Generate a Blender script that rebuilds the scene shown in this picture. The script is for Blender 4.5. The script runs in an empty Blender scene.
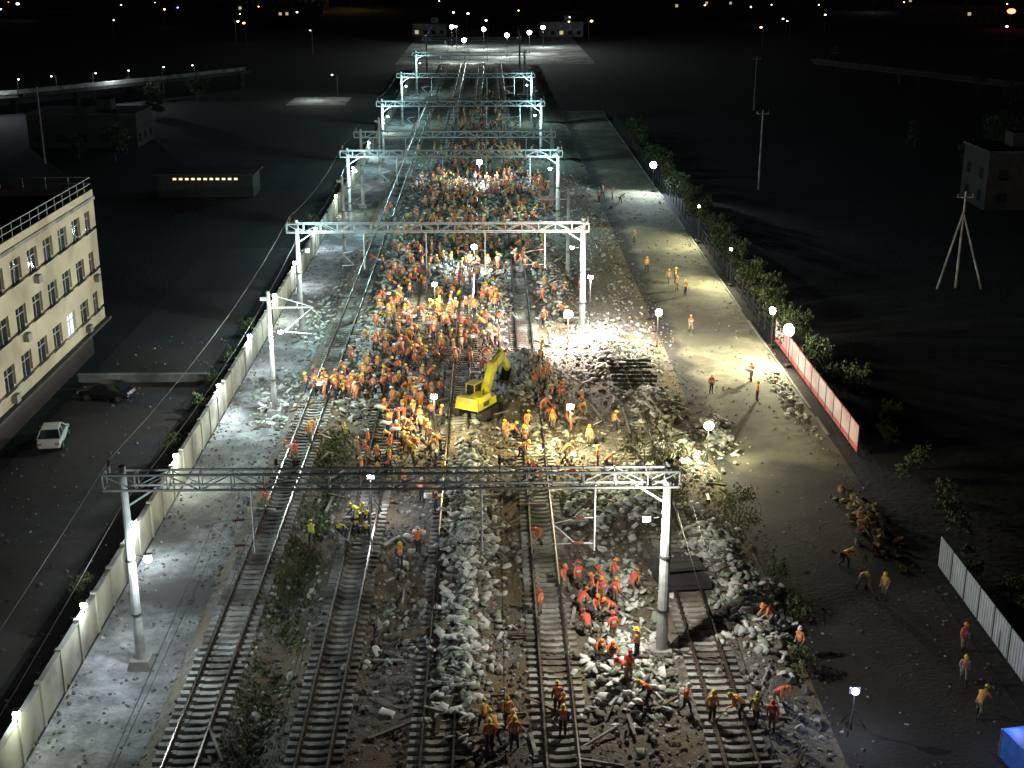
import bpy, bmesh, math, random
import numpy as np
from mathutils import Vector, Matrix, Euler
random.seed(11); np.random.seed(11)
scn = bpy.context.scene
COL = scn.collection
R = random.random
U = random.uniform

# ------------------------------------------------------------------ materials
def M(name, c1, c2=None, scale=1.0, rough=0.85, metal=0.0, bump=0.0, bscale=None, c3=None, scale3=0.1, detail=6.0):
    m = bpy.data.materials.new(name); m.use_nodes = True
    nt = m.node_tree; b = nt.nodes['Principled BSDF']
    b.inputs['Roughness'].default_value = rough
    b.inputs['Metallic'].default_value = metal
    b.inputs['Base Color'].default_value = (*c1, 1)
    tc = nt.nodes.new('ShaderNodeTexCoord')
    out = None
    if c2 is not None:
        n = nt.nodes.new('ShaderNodeTexNoise'); n.inputs['Scale'].default_value = scale
        n.inputs['Detail'].default_value = detail; n.inputs['Roughness'].default_value = 0.65
        nt.links.new(tc.outputs['Object'], n.inputs['Vector'])
        r = nt.nodes.new('ShaderNodeValToRGB')
        r.color_ramp.elements[0].position = 0.36; r.color_ramp.elements[1].position = 0.64
        r.color_ramp.elements[0].color = (*c1, 1); r.color_ramp.elements[1].color = (*c2, 1)
        nt.links.new(n.outputs['Fac'], r.inputs['Fac'])
        out = r.outputs['Color']
        if c3 is not None:
            n3 = nt.nodes.new('ShaderNodeTexNoise'); n3.inputs['Scale'].default_value = scale3
            n3.inputs['Detail'].default_value = 5
            nt.links.new(tc.outputs['Object'], n3.inputs['Vector'])
            r3 = nt.nodes.new('ShaderNodeValToRGB')
            r3.color_ramp.elements[0].position = 0.42; r3.color_ramp.elements[1].position = 0.6
            nt.links.new(n3.outputs['Fac'], r3.inputs['Fac'])
            mx = nt.nodes.new('ShaderNodeMix'); mx.data_type = 'RGBA'
            nt.links.new(r3.outputs['Color'], mx.inputs['Factor'])
            nt.links.new(out, mx.inputs['A']); mx.inputs['B'].default_value = (*c3, 1)
            out = mx.outputs['Result']
        nt.links.new(out, b.inputs['Base Color'])
    if bump > 0:
        n2 = nt.nodes.new('ShaderNodeTexNoise'); n2.inputs['Scale'].default_value = bscale or scale * 3
        n2.inputs['Detail'].default_value = 4
        nt.links.new(tc.outputs['Object'], n2.inputs['Vector'])
        bp = nt.nodes.new('ShaderNodeBump'); bp.inputs['Strength'].default_value = bump
        bp.inputs['Distance'].default_value = 0.15
        nt.links.new(n2.outputs['Fac'], bp.inputs['Height'])
        nt.links.new(bp.outputs['Normal'], b.inputs['Normal'])
    return m

m_ground = M('dark_soil', (.010,.009,.011), (.023,.02,.022), .25, .95, bump=.4, bscale=2, c3=(.01,.012,.008), scale3=.03)
m_ballast = M('ballast', (.075,.071,.062), (.26,.245,.21), 2.6, .95, bump=1, bscale=9, c3=(.19,.145,.085), scale3=.14)
m_pale = M('pale_gravel', (.17,.175,.18), (.42,.43,.42), .9, .95, bump=.8, bscale=5, c3=(.11,.105,.1), scale3=.17)
m_road = M('dusty_concrete_road', (.15,.145,.1), (.31,.29,.2), .7, .9, bump=.3, bscale=5, c3=(.11,.105,.075), scale3=.12)
nt=m_road.node_tree; bs=nt.nodes['Principled BSDF']; src=bs.inputs['Base Color'].links[0].from_socket
tc=nt.nodes.new('ShaderNodeTexCoord'); sp=nt.nodes.new('ShaderNodeSeparateXYZ'); nt.links.new(tc.outputs['Object'],sp.inputs[0])
nz=nt.nodes.new('ShaderNodeTexNoise'); nz.inputs['Scale'].default_value=.35; nz.inputs['Detail'].default_value=8; nt.links.new(tc.outputs['Object'],nz.inputs['Vector'])
def mr(sock,a,b_):
    n=nt.nodes.new('ShaderNodeMapRange'); n.inputs['From Min'].default_value=a; n.inputs['From Max'].default_value=b_; nt.links.new(sock,n.inputs['Value']); return n.outputs[0]
def mth(op,a,b_):
    n=nt.nodes.new('ShaderNodeMath'); n.operation=op
    for k,s in ((0,a),(1,b_)):
        if isinstance(s,(int,float)): n.inputs[k].default_value=s
        else: nt.links.new(s,n.inputs[k])
    return n.outputs[0]
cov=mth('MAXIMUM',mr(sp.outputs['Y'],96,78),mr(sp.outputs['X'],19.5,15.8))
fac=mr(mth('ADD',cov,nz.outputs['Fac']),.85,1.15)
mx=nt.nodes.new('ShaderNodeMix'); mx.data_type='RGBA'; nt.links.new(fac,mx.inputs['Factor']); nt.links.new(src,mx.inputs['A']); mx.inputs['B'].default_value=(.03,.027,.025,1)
nt.links.new(mx.outputs['Result'],bs.inputs['Base Color'])
m_asph = M('asphalt', (.028,.027,.033), (.05,.045,.048), 1, .8, bump=.2, bscale=8, c3=(.055,.043,.036), scale3=.12)
m_kerb = M('kerb_stone', (.15,.145,.13), (.26,.25,.22), 3, .9)
m_conc = M('concrete', (.26,.26,.24), (.38,.37,.34), 2, .85, bump=.2, c3=(.18,.17,.15), scale3=.5)
m_dconc = M('stained_concrete', (.045,.045,.045), (.08,.078,.075), 1, .9, c3=(.035,.035,.035), scale3=.3)
m_sleep = M('sleeper_concrete', (.3,.3,.27), (.5,.49,.45), 1.3, .9, bump=.3, c3=(.11,.1,.08), scale3=.35)
m_rail = M('rail_steel', (.08,.05,.035), (.13,.085,.06), 4, .55, .5)
m_railtop = M('rail_head', (.3,.28,.25), (.16,.14,.11), 3, .35, .9)
m_wall = M('cream_wall', (.36,.35,.27), (.5,.49,.39), .6, .9, bump=.1, c3=(.2,.19,.16), scale3=.3)
m_steel = M('galvanised_steel', (.28,.3,.3), (.4,.42,.41), 3, .6, .2)
m_mast = M('mast_concrete', (.3,.31,.3), (.45,.46,.43), 1.5, .8, c3=(.2,.195,.18), scale3=.6)
m_darksteel = M('dark_steel', (.05,.05,.05), (.1,.09,.08), 4, .5, .6)
m_wire = M('wire_copper', (.12,.12,.11), (.18,.17,.15), 4, .6, .4)
m_insul = M('brown_insulator', (.15,.05,.03), (.2,.08,.05), 4, .3)
m_yellow = M('excavator_yellow', (.85,.76,.03), (.72,.64,.03), 2, .4, c3=(.5,.43,.1), scale3=.8)
m_glass = M('dark_glass', (.02,.025,.03), None, rough=.08)
m_rubber = M('black_rubber', (.02,.02,.02), (.04,.035,.03), 5, .8)
m_white = M('white_paint', (.75,.75,.73), (.65,.65,.63), 2, .35)
m_black = M('black_paint', (.02,.02,.022), None, rough=.25)
m_chrome = M('wheel_alloy', (.5,.5,.5), None, rough=.3, metal=.9)
m_facade = M('facade_plaster', (.48,.42,.29), (.6,.53,.38), .5, .85, c3=(.36,.31,.21), scale3=.25)
m_roof = M('roof_felt', (.03,.03,.03), (.05,.05,.05), 1, .9)
m_brick = M('red_brown_brick', (.04,.022,.018), (.07,.038,.03), 3, .9)
m_dark = M('weathered_dark_render', (.022,.02,.02), (.04,.037,.035), 1, .9)
m_rbrick = M('roof_house_brick', (.12,.045,.03), (.18,.07,.045), 3, .9)
m_frame = M('window_frame', (.45,.44,.4), None, rough=.5)
m_banner_r = M('red_banner', (.42,.07,.07), (.5,.12,.11), 1.2, .6)
m_banner_w = M('white_banner', (.5,.43,.42), (.64,.56,.54), .7, .6, c3=(.5,.26,.25), scale3=.4)
m_panel = M('blue_white_panel', (.5,.56,.62), (.62,.66,.7), .8, .5)
m_blue = M('blue_tarpaulin', (.03,.12,.6), (.06,.2,.75), 1.5, .5)
m_wood = M('timber', (.16,.11,.06), (.26,.18,.1), 4, .8)
m_bark = M('bark', (.07,.05,.035), (.12,.09,.06), 6, .95, bump=.5)
m_leaf = [M('leaf_dark', (.03,.05,.018), (.045,.07,.025), 3, .7), M('leaf_mid', (.055,.1,.025), (.07,.12,.035), 3, .7), M('leaf_light', (.1,.14,.04), (.13,.16,.055), 3, .7), M('leaf_dry', (.22,.19,.08), (.18,.15,.07), 3, .8)]
m_sack = [M('sack_white', (.68,.69,.64), (.8,.8,.76), 3, .75), M('sack_grey', (.4,.42,.39), (.56,.57,.53), 3, .8), M('sack_dirty', (.13,.115,.09), (.24,.21,.165), 3, .85), M('sack_green', (.22,.28,.2), (.36,.42,.32), 3, .8)]
m_stone = [M('stone_a', (.1,.095,.085), (.2,.19,.17), 4, .95), M('stone_b', (.34,.34,.31), (.54,.53,.49), 4, .95), M('stone_c', (.14,.105,.07), (.22,.17,.11), 4, .95)]

def emat(name, c, s):
    m = bpy.data.materials.new(name); m.use_nodes = True
    b = m.node_tree.nodes['Principled BSDF']
    b.inputs['Base Color'].default_value = (.8,.8,.8,1)
    b.inputs['Emission Color'].default_value = (*c,1); b.inputs['Emission Strength'].default_value = s
    return m
e_cool = emat('lamp_cool', (.75,.88,1), 60)
e_warm = emat('lamp_warm', (1,.92,.72), 60)
e_orange = emat('lamp_orange', (1,.5,.15), 12)
e_red = emat('lamp_red', (1,.15,.08), 6)
e_blue = emat('lamp_blue', (.3,.45,1), 12)
e_win = emat('lit_window', (1,.8,.45), .5)
e_winc = emat('lit_window_cool', (.7,.95,1), .5)
e_dwarm = emat('distant_lamp_warm', (1,.8,.5), 10)
e_dcool = emat('distant_lamp_cool', (.75,.88,1), 12)

# ------------------------------------------------------------------ mesh builder
BOXF = [(0,3,2,1),(4,5,6,7),(0,1,5,4),(1,2,6,5),(2,3,7,6),(3,0,4,7)]
class MB:
    def __init__(s): s.v=[]; s.f=[]; s.m=[]
    def add(s, vs, fs, mi=0):
        o=len(s.v); s.v.extend([tuple(a) for a in vs]); s.f.extend([tuple(i+o for i in f) for f in fs]); s.m.extend([mi]*len(fs))
    def box(s, c, d, mi=0, rz=0.0, M4=None, taper=1.0):
        hx,hy,hz=d[0]/2,d[1]/2,d[2]/2
        vs=[(-hx,-hy,-hz),(hx,-hy,-hz),(hx,hy,-hz),(-hx,hy,-hz),(-hx*taper,-hy*taper,hz),(hx*taper,-hy*taper,hz),(hx*taper,hy*taper,hz),(-hx*taper,hy*taper,hz)]
        if M4 is None: M4=Matrix.Translation(c)@Matrix.Rotation(rz,4,'Z')
        s.add([M4@Vector(v) for v in vs], BOXF, mi)
    def beam(s, p, q, w, h=None, mi=0):
        p=Vector(p); q=Vector(q); d=q-p; L=d.length
        if L<1e-6: return
        h=h or w
        Q=d.to_track_quat('Y','Z').to_matrix().to_4x4()
        s.box(None,(w,L,h),mi,M4=Matrix.Translation((p+q)/2)@Q)
    def cyl(s, p, q, r1, r2=None, n=8, mi=0):
        p=Vector(p); q=Vector(q); r2=r1 if r2 is None else r2
        Q=(q-p).to_track_quat('Z','Y').to_matrix()
        vs=[];
        for k,(c,r) in enumerate(((p,r1),(q,r2))):
            for i in range(n):
                a=2*math.pi*i/n; vs.append(c+Q@Vector((r*math.cos(a),r*math.sin(a),0)))
        fs=[(i,(i+1)%n,n+(i+1)%n,n+i) for i in range(n)]+[tuple(range(n-1,-1,-1)),tuple(range(n,2*n))]
        s.add(vs,fs,mi)
    def ball(s, c, r, mi=0, sx=1,sy=1,sz=1, n=8, m=6):
        c=Vector(c); vs=[]; fs=[]
        for j in range(1,m):
            t=math.pi*j/m
            for i in range(n):
                a=2*math.pi*i/n
                vs.append(c+Vector((r*sx*math.sin(t)*math.cos(a),r*sy*math.sin(t)*math.sin(a),r*sz*math.cos(t))))
        top=len(vs); vs.append(c+Vector((0,0,r*sz))); bot=len(vs); vs.append(c-Vector((0,0,r*sz)))
        for j in range(m-2):
            for i in range(n):
                a=j*n+i; b=j*n+(i+1)%n
                fs.append((a,a+n,b+n,b))
        for i in range(n):
            fs.append((top,i,(i+1)%n)); k=(m-2)*n
            fs.append((bot,k+(i+1)%n,k+i))
        s.add(vs,fs,mi)
    def mesh(s,name,mats,smooth=False):
        me=bpy.data.meshes.new(name); me.from_pydata(s.v,[],s.f)
        for m in mats: me.materials.append(m)
        me.polygons.foreach_set('material_index', s.m)
        if smooth: me.polygons.foreach_set('use_smooth',[True]*len(s.f))
        me.update(); return me
    def obj(s,name,mats,parent=None,loc=(0,0,0),rz=0,smooth=False):
        return inst(name,s.mesh(name,mats,smooth),loc,rz,parent)
def inst(name, me, loc=(0,0,0), rz=0, parent=None, sc=1):
    o=bpy.data.objects.new(name,me); COL.objects.link(o)
    o.location=loc; o.rotation_euler=(0,0,rz); o.scale=(sc,sc,sc) if not isinstance(sc,tuple) else sc
    if parent: o.parent=parent
    return o
def empty(name, loc=(0,0,0), rz=0):
    e=bpy.data.objects.new(name,None); COL.objects.link(e); e.location=loc; e.rotation_euler=(0,0,rz); e.empty_display_size=.2
    return e
def light(name, loc, P, col, r=.12, parent=None, spot=None):
    l=bpy.data.lights.new(name,'SPOT' if spot else 'POINT'); l.energy=P; l.color=col; l.shadow_soft_size=r
    o=bpy.data.objects.new(name,l); COL.objects.link(o); o.location=loc
    if spot:
        l.spot_size=math.radians(spot[0]); l.spot_blend=.5
        d=Vector(spot[1]); o.rotation_euler=d.to_track_quat('-Z','Y').to_euler()
    if parent: o.parent=parent
    return o

# ------------------------------------------------------------------ terrain height
TR=[-13.8,-8.0,-2.5,3.1,11.0]
HEAPS=[(-1.3,D,1.3,4,.75) for D in (58,66,74,82,88)]+[(6.6,57,1.5,3.5,.9),(7.2,66,1.3,4,.6),(14.3,63,1.6,4,.7),(13.6,70,1.2,3,.6),(9.5,79,1.8,4,.7),
  (2.8,104,2.3,3.2,2.4),(1.6,98,1.5,2,.8),(10,112,1.8,5,.9),(12.6,98,1.2,3,.8),(-10.9,112,1,9,.5),(-11,140,1,14,.6),(0.5,128,1.2,9,.7),(6.3,140,1.2,14,.7),(-5.2,150,.8,16,.5),(6.4,190,1,18,.5),(0.3,186,1,18,.5),(5.9,84,1,5,.4),(-5.4,95,.8,7,.35)]
def sstep(a,b,x): t=np.clip((x-a)/(b-a),0,1); return t*t*(3-2*t)
def hgt(x,y):
    x=np.asarray(x,float); y=np.asarray(y,float)
    w=sstep(-16.2,-15.0,x)*(1-sstep(13.2,16,x))
    z=.5*w
    for t in TR: z=z+.14*w*(1-sstep(1.3,2.0,np.abs(x-t)))
    dep=1-sstep(84,92,y)
    z=z-(.4*np.exp(-((x+11.0)/.75)**2))*dep
    for hx,hy,rx,ry,h in HEAPS: z=z+h*np.exp(-((x-hx)/rx)**2-((y-hy)/ry)**2)
    return z+.02
def H1(x,y): return float(hgt(x,y))

def sheet(name,x0,x1,y0,y1,dx,dy,zf,mat,smooth=True):
    xs=np.arange(x0,x1+dx/2,dx); ys=np.arange(y0,y1+dy/2,dy)
    X,Y=np.meshgrid(xs,ys); Z=zf(X,Y)
    nx,ny=len(xs),len(ys)
    v=np.stack([X,Y,Z],-1).reshape(-1,3)
    i=np.arange(nx*ny).reshape(ny,nx)
    f=np.stack([i[:-1,:-1],i[:-1,1:],i[1:,1:],i[1:,:-1]],-1).reshape(-1,4)
    me=bpy.data.meshes.new(name); me.from_pydata(v.tolist(),[],f.tolist()); me.materials.append(mat)
    me.polygons.foreach_set('use_smooth',[smooth]*len(f)); me.update()
    return inst(name,me)

g=MB(); g.add([(-4000,-500,0),(4000,-500,0),(4000,7000,0),(-4000,7000,0)],[(0,1,2,3)]); g.obj('ground',[m_ground])
def zy(X,Y):
    z=hgt(X,Y); e=sstep(-16.2,-15.5,X)*(1-sstep(15.4,16.2,X))
    flat=np.ones_like(X)
    for t in TR[:5]: flat*= .25+.75*sstep(1.3,1.8,np.abs(X-t))
    return z+(np.random.rand(*X.shape)-.5)*.18*e*flat+ .07*np.sin(X*1.7+Y*.6)*np.sin(Y*.9)*e*flat
sheet('ballast_bed',-16,16,38,420,.32,.4,zy,m_ballast)
sheet('gravel_path',-21.1,-15.6,38,420,.4,.6,lambda X,Y:.03+.1*np.random.rand(*X.shape)*(X>-20.6)*(X<-16),m_pale)
sheet('access_road',15.9,25.4,38,300,.8,1.2,lambda X,Y:.012+(.03+.07*(Y<88))*np.random.rand(*X.shape)*(X<25)*(X>16.2),m_road)
g=MB()
for y in np.arange(92,300,2.0):
    if R()<.85: g.box((25.5,y+.99,.07),(.18,1.96,.14),0)
g.obj('road_kerb',[m_kerb])
sheet('parking_road',-34.5,-23.5,38,160,2,4,lambda X,Y:.006+0*X,m_asph)
g=MB()
g.box((-29.5,106,.3),(11,.35,.6),0); g.box((-29.5,106,.66),(11.1,.5,.1),0); g.obj('low_parapet_wall',[m_conc])

# ------------------------------------------------------------------ tracks
for t in TR:
    y0,y1=(40,420)
    if t==11.0: y1=96
    par=empty('railway_track',(t,0,0))
    s=MB(); zt=.66
    y=y0
    while y<y1:
        j=U(-.03,.03); z=zt+.06+U(-.02,.015)
        M4=Matrix.Translation((j,y,z))@Matrix.Rotation(U(-.03,.03),4,'Z')
        for (cx,w,hh) in ((-.85,.9,.2),(.85,.9,.2),(0,.8,.15)):
            s.box(None,(w,.28,hh),0,M4=M4@Matrix.Translation((cx,0,(hh-.2)/2)))
        for sx in (-.72,.72):
            s.box(None,(.3,.16,.05),1,M4=M4@Matrix.Translation((sx,0,.12)))
        y+=.62
    s.obj('sleepers',[m_sleep,m_rail],par)
    r=MB()
    for sx in (-.72,.72):
        L=(y1-y0); yc=(y1+y0)/2
        r.box((sx,yc,zt+.185),(.15,L,.03),0); r.box((sx,yc,zt+.26),(.03,L,.12),0); r.box((sx,yc,zt+.335),(.075,L,.04),1)
    r.obj('rails',[m_rail,m_railtop],par)

# ------------------------------------------------------------------ perimeter wall (left)
w=MB()
for y in np.arange(36,410,3.0):
    w.box((-21.3,y+1.5,1.1),(.14,2.78,2.2),0)
    w.box((-21.3,y,1.2),(.3,.24,2.4),0)
    w.box((-21.3,y+1.5,2.25),(.26,2.74,.1),1)
w.obj('perimeter_wall',[m_wall,m_conc])

# ------------------------------------------------------------------ gantries
XL,XR=-18.0,8.7
def truss(b,x0,x1,z0,z1,hy,mi=0):
    for yy in (-hy,hy):
        b.beam((x0,yy,z0),(x1,yy,z0),.1,.1,mi); b.beam((x0,yy,z1),(x1,yy,z1),.1,.1,mi)
        n=int((x1-x0)/1.5); d=(x1-x0)/n
        for i in range(n+1): b.beam((x0+i*d,yy,z0),(x0+i*d,yy,z1),.06,.06,mi)
        for i in range(n):
            if i%2: b.beam((x0+i*d,yy,z0),(x0+i*d+d,yy,z1),.05,.05,mi)
            else: b.beam((x0+i*d,yy,z1),(x0+i*d+d,yy,z0),.05,.05,mi)
    n=int((x1-x0)/1.5); d=(x1-x0)/n
    for i in range(n+1):
        b.beam((x0+i*d,-hy,z0),(x0+i*d,hy,z0),.04,.04,mi); b.beam((x0+i*d,-hy,z1),(x0+i*d,hy,z1),.04,.04,mi)
def insul(b,p,q,mi):
    p=Vector(p);q=Vector(q)
    for k in range(5):
        t=k/5+.1; c=p.lerp(q,t); d=(q-p).normalized()*.03
        b.cyl(c-d,c+d,.09,.09,8,mi)
    b.cyl(p,q,.035,.035,6,mi)
def mast(b,x,zb,top,mi=0,r=.27):
    b.cyl((x,0,zb+.5),(x,0,top),r,r*.68,12,mi)
    b.box((x,0,zb+.25),(1.3,1.3,.6),1,taper=.75)
    for zz in (3,6): b.cyl((x,0,zz),(x,0,zz+.12),r*1.02,r*1.0,12,2)
GAN=[59.3,120,166,184,222,273,330,385]
for k,D in enumerate(GAN):
    par=empty('catenary_gantry',(0,D,0))
    b=MB(); mast(b,XL,0,11.1); mast(b,XR,.3,11.2,r=.31)
    b.obj('masts',[m_mast,m_conc,m_darksteel],par,smooth=False)
    b=MB(); truss(b,XL-.9,XR+.5,9.95,10.75,.35)
    b.beam((XL,0,8.9),(XL+1.6,0,9.95),.09,.09); b.beam((XR,0,8.9),(XR-1.6,0,9.95),.09,.09)
    for t in TR[:4]:
        xx=t+2.0
        b.cyl((xx,0,9.95),(xx,0,6.4),.05,.045,8,0)
        b.beam((xx,0,8.2),(xx-.5,0,8.2),.05,.05,0); insul(b,(xx-.5,0,8.2),(xx-1,0,8.15),1)
        b.beam((xx-1,0,8.15),(xx-2.0,0,7.9),.05,.05,0)
        b.beam((xx,0,6.8),(xx-.5,0,6.8),.05,.05,0); insul(b,(xx-.5,0,6.8),(xx-1,0,6.8),1)
        b.beam((xx-1,0,6.8),(xx-2.1,0,6.75),.045,.045,0); b.beam((xx-1,0,6.85),(xx-2.0,0,7.8),.04,.04,0)
    for xx in (XL-.6,XR+.4,-10.5,0.4):
        b.beam((xx,0,10.75),(xx,0,11.1),.07,.07,0); insul(b,(xx,0,11.1),(xx,0,11.4),1)
    b.obj('truss_beam',[m_steel,m_insul],par)
for (x,D,dr) in ((-17,97,1),(-17,150,1),(-17.2,205,1),(8.6,142,-1),(8.5,250,-1),(8.6,300,-1)):
    b=MB(); mast(b,x,.1,10.2,r=.22)
    b.beam((x,0,8.9),(x+dr*3.4,0,8.9),.1,.1,3); b.beam((x,0,10),(x+dr*3.3,0,8.95),.07,.07,3); b.beam((x,0,7.0),(x+dr*.6,0,7.0),.06,.06,3)
    insul(b,(x+dr*.6,0,7.0),(x+dr*1.1,0,7.0),4); b.beam((x+dr*1.1,0,7),(x+dr*3.2,0,6.8),.05,.05,3); b.beam((x+dr*1.1,0,7),(x+dr*3.3,0,8.85),.05,.05,3)
    b.beam((x+dr*2.2,0,8.9),(x+dr*2.2,0,9.4),.06,.06,3); b.box((x-dr*.35,0,9.6),(.5,.3,.3),3)
    b.obj('catenary_mast',[m_mast,m_conc,m_darksteel,m_steel,m_insul],loc=(0,D,0))
wb=MB()
pts=[0]+GAN+[440]
for t in TR[:4]:
    for i in range(len(pts)-1):
        a,c=pts[i],pts[i+1]; n=8; pm=None
        for j in range(n+1):
            f=j/n; yy=a+(c-a)*f; zm=7.9-.9*4*f*(1-f)*((c-a)/60)
            if pm:
                wb.beam((t,pm[0],pm[1]),(t,yy,zm),.022,.022); wb.beam((t,pm[0],6.72),(t,yy,6.72),.02,.02)
            if 0<j<n: wb.beam((t,yy,6.72),(t,yy,zm),.012,.012)
            pm=(yy,zm)
for t,zz in ((XL-.6,11.4),(XR+.4,11.4),(-10.5,11.4),(.4,11.4),(XL-.2,9.0),(XR+.5,8.6)):
    for i in range(len(pts)-1):
        a,c=pts[i],pts[i+1]; n=8; pm=None
        for j in range(n+1):
            f=j/n; yy=a+(c-a)*f; zm=zz-1.1*4*f*(1-f)*((c-a)/60)
            if pm: wb.beam((t,pm[0],pm[1]),(t,yy,zm),.024,.024)
            pm=(yy,zm)
wb.obj('overhead_wires',[m_wire])

# ------------------------------------------------------------------ rubble / sacks
def pillow():
    bm=bmesh.new(); bmesh.ops.create_cube(bm,size=1); bmesh.ops.subdivide_edges(bm,edges=bm.edges[:],cuts=2,use_grid_fill=True)
    for v in bm.verts:
        x,y,z=v.co*2
        e=max(abs(x),abs(y)); f=1-.65*e**3
        v.co=Vector((x*.42*(1-.12*abs(y)),y*.27*(1-.12*abs(x)),z*.13*f+.02*math.sin(x*5)))
    V=np.array([v.co[:] for v in bm.verts]); F=[[v.index for v in f.verts] for f in bm.faces]; bm.free(); return V,np.array(F)
PV,PF=pillow()
def rock():
    bm=bmesh.new(); bmesh.ops.create_icosphere(bm,subdivisions=1,radius=.5)
    V=np.array([v.co[:] for v in bm.verts]); F=[[v.index for v in f.verts] for f in bm.faces]; bm.free(); return V,np.array(F)
RV,RF=rock()
def rotm(a,b,c): return np.array(Euler((a,b,c)).to_matrix())
def scatter(name,base,P,sizes,mats,mw,tilt=.5,jit=0.0,smooth=False):
    V0,F0=base; n=len(P); k=len(V0); VV=[];FF=[];MI=[]
    for i in range(n):
        Rm=rotm(U(-tilt,tilt),U(-tilt,tilt),U(0,6.28)); s=sizes[i]
        sc=np.array([s*U(.7,1.35),s*U(.7,1.25),s*U(.6,1.5)])
        V=(V0*(1+ (np.random.rand(k,1)-.5)*jit)*sc)@Rm.T+np.array(P[i])
        VV.append(V); FF.append(F0+i*k); MI+= [random.choices(range(len(mats)),mw)[0]]*len(F0)
    VV=np.concatenate(VV); FF=np.concatenate(FF)
    me=bpy.data.meshes.new(name); me.from_pydata(VV.tolist(),[],FF.tolist())
    for m in mats: me.materials.append(m)
    me.polygons.foreach_set('material_index',MI); me.polygons.foreach_set('use_smooth',[smooth]*len(FF)); me.update()
    return inst(name,me)
def sackpile(x,y,rx,ry,n,mw=(5,3,4,3),s=.62):
    P=[];S=[]
    for i in range(int(n*1.9)):
        a=random.gauss(x,rx*.6); b=random.gauss(y,ry*.6)
        a=min(max(a,-21),25)
        P.append((a,b,H1(a,b)+U(.05,.24))); S.append(U(.45,1.3)*s)
    scatter('sandbag_pile',(PV,PF),P,S,m_sack,mw,tilt=.65,jit=.2,smooth=True)
    P=[];S=[]
    for i in range(int(n*1.1)):
        a=random.gauss(x,rx*.75); b=random.gauss(y,ry*.7)
        P.append((a,b,H1(a,b)+U(.0,.1))); S.append(U(.1,.28))
    scatter('rubble',(RV,RF),P,S,m_stone,(3,4,3),tilt=3,jit=.6)
sackpile(-1.6,56,1.3,4,80); sackpile(-1.3,62,1.5,5,150); sackpile(-1.2,72,1.5,5,190,(6,4,3,3)); sackpile(-1.5,82,1.6,5,190,(5,4,4,4))
sackpile(6.6,57,1.6,4,170); sackpile(7.2,66,1.6,4,110); sackpile(14.3,63,1.6,4,170,(6,4,3,2)); sackpile(13.2,71,1.6,4,120,(6,4,2,2))
sackpile(9.5,79,2,4,190,(6,4,2,2)); sackpile(5.6,79,1.3,5,60,(2,4,4,1)); sackpile(10,112,2.6,7,300,(7,3,2,1)); sackpile(12.6,98,1.6,4,110)
sackpile(-17.4,101,1.4,6,120,(2,4,4,1)); sackpile(-11,115,1.4,10,200,(5,4,2,2)); sackpile(-11,145,1.4,14,180,(6,4,2,2)); sackpile(.5,128,1.5,10,130); sackpile(6.3,140,1.6,14,200)
sackpile(-5.2,150,1.2,16,120); sackpile(6.4,190,1.4,20,150); sackpile(.4,190,1.2,20,120); sackpile(-5,200,1.3,20,100); sackpile(-11,195,1.3,20,120)
sackpile(17.2,92,1.2,4,60); sackpile(24.3,100,.6,6,50,(1,3,4,1)); sackpile(4,90,3,6,70,(2,3,4,2)); sackpile(-17,126,1.4,10,80,(2,4,4,1)); sackpile(-10.8,99,1.4,5,60,(2,4,4,1))
sackpile(-5.3,62,.8,9,26,(2,3,5,2)); sackpile(13.5,88,1.6,5,70,(3,4,4,2))
P=[];S=[]
for i in range(21000):
    a=U(-15.3,15.6); b=40+ (U(0,1)**1.35)*170
    if min(abs(a-t) for t in TR)<1.35 and R()<(.9 if b<88 else .5): continue
    s=U(.08,.28) if R()<.93 else U(.28,.5)
    P.append((a,b,H1(a,b)+s*.15)); S.append(s)
scatter('rubble',(RV,RF),P,S,m_stone,(5,5,2),tilt=3,jit=.5)
P=[];S=[]
for i in range(1500):
    a=random.gauss(2.6,1.9); b=random.gauss(103.5,2.5); s=U(.15,.5); P.append((a,b,H1(a,b)+s*.1)); S.append(s)
scatter('spoil_heap',(RV,RF),P,S,m_stone,(1,8,1),tilt=3,jit=.5)
P=[];S=[]
for i in range(2400):
    a=U(-20.9,-15.8) if R()<.5 else random.choice((-20.8,-15.9,-15.9))+random.gauss(0,.4); b=U(42,180); s=U(.05,.24); P.append((a,b,.08)); S.append(s)
for i in range(1800):
    a=U(16,25) if R()<.45 else random.choice((16.2,16.4,24.9))+random.gauss(0,.6); b=U(50,200); s=U(.05,.25); P.append((a,b,.03)); S.append(s)
for i in range(500):
    a=U(-34,-22.5); b=U(42,120); P.append((a,b,.02)); S.append(U(.05,.25))
scatter('loose_stones',(RV,RF),P,S,m_stone,(5,1,4),tilt=3,jit=.5)
b=MB()
for i in range(420):
    x=U(-15,15); y=42+U(0,1)**1.3*140; L=U(.8,2.8); a=random.choice((0,math.pi/2))+random.gauss(0,.5)
    if min(abs(x-t) for t in TR)<1.2 and R()<.7: continue
    z=H1(x,y)+.16
    b.box(None,(L,U(.08,.24),U(.05,.16)),random.choice((0,1,1,2)),M4=Matrix.Translation((x,y,z))@Euler((U(-.1,.1),U(-.15,.15),a)).to_matrix().to_4x4())
b.obj('loose_timber',[m_wood,m_sleep,m_rail])
b=MB()
for i in range(4):
    b.box((0,i*.85-1.2,.25),(2.9,.7,.22),0,rz=U(-.05,.05)); 
    if i!=1: b.box((U(-.1,.1),i*.85-1.2,.5),(2.8,.66,.22),0,rz=U(-.06,.06))
b.box((0,0,.78),(2.7,.66,.2),0,rz=.05)
b.obj('concrete_slab_stack',[m_dconc],loc=(10.7,67,H1(10.7,67)+.15),rz=.12)
b=MB()
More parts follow.
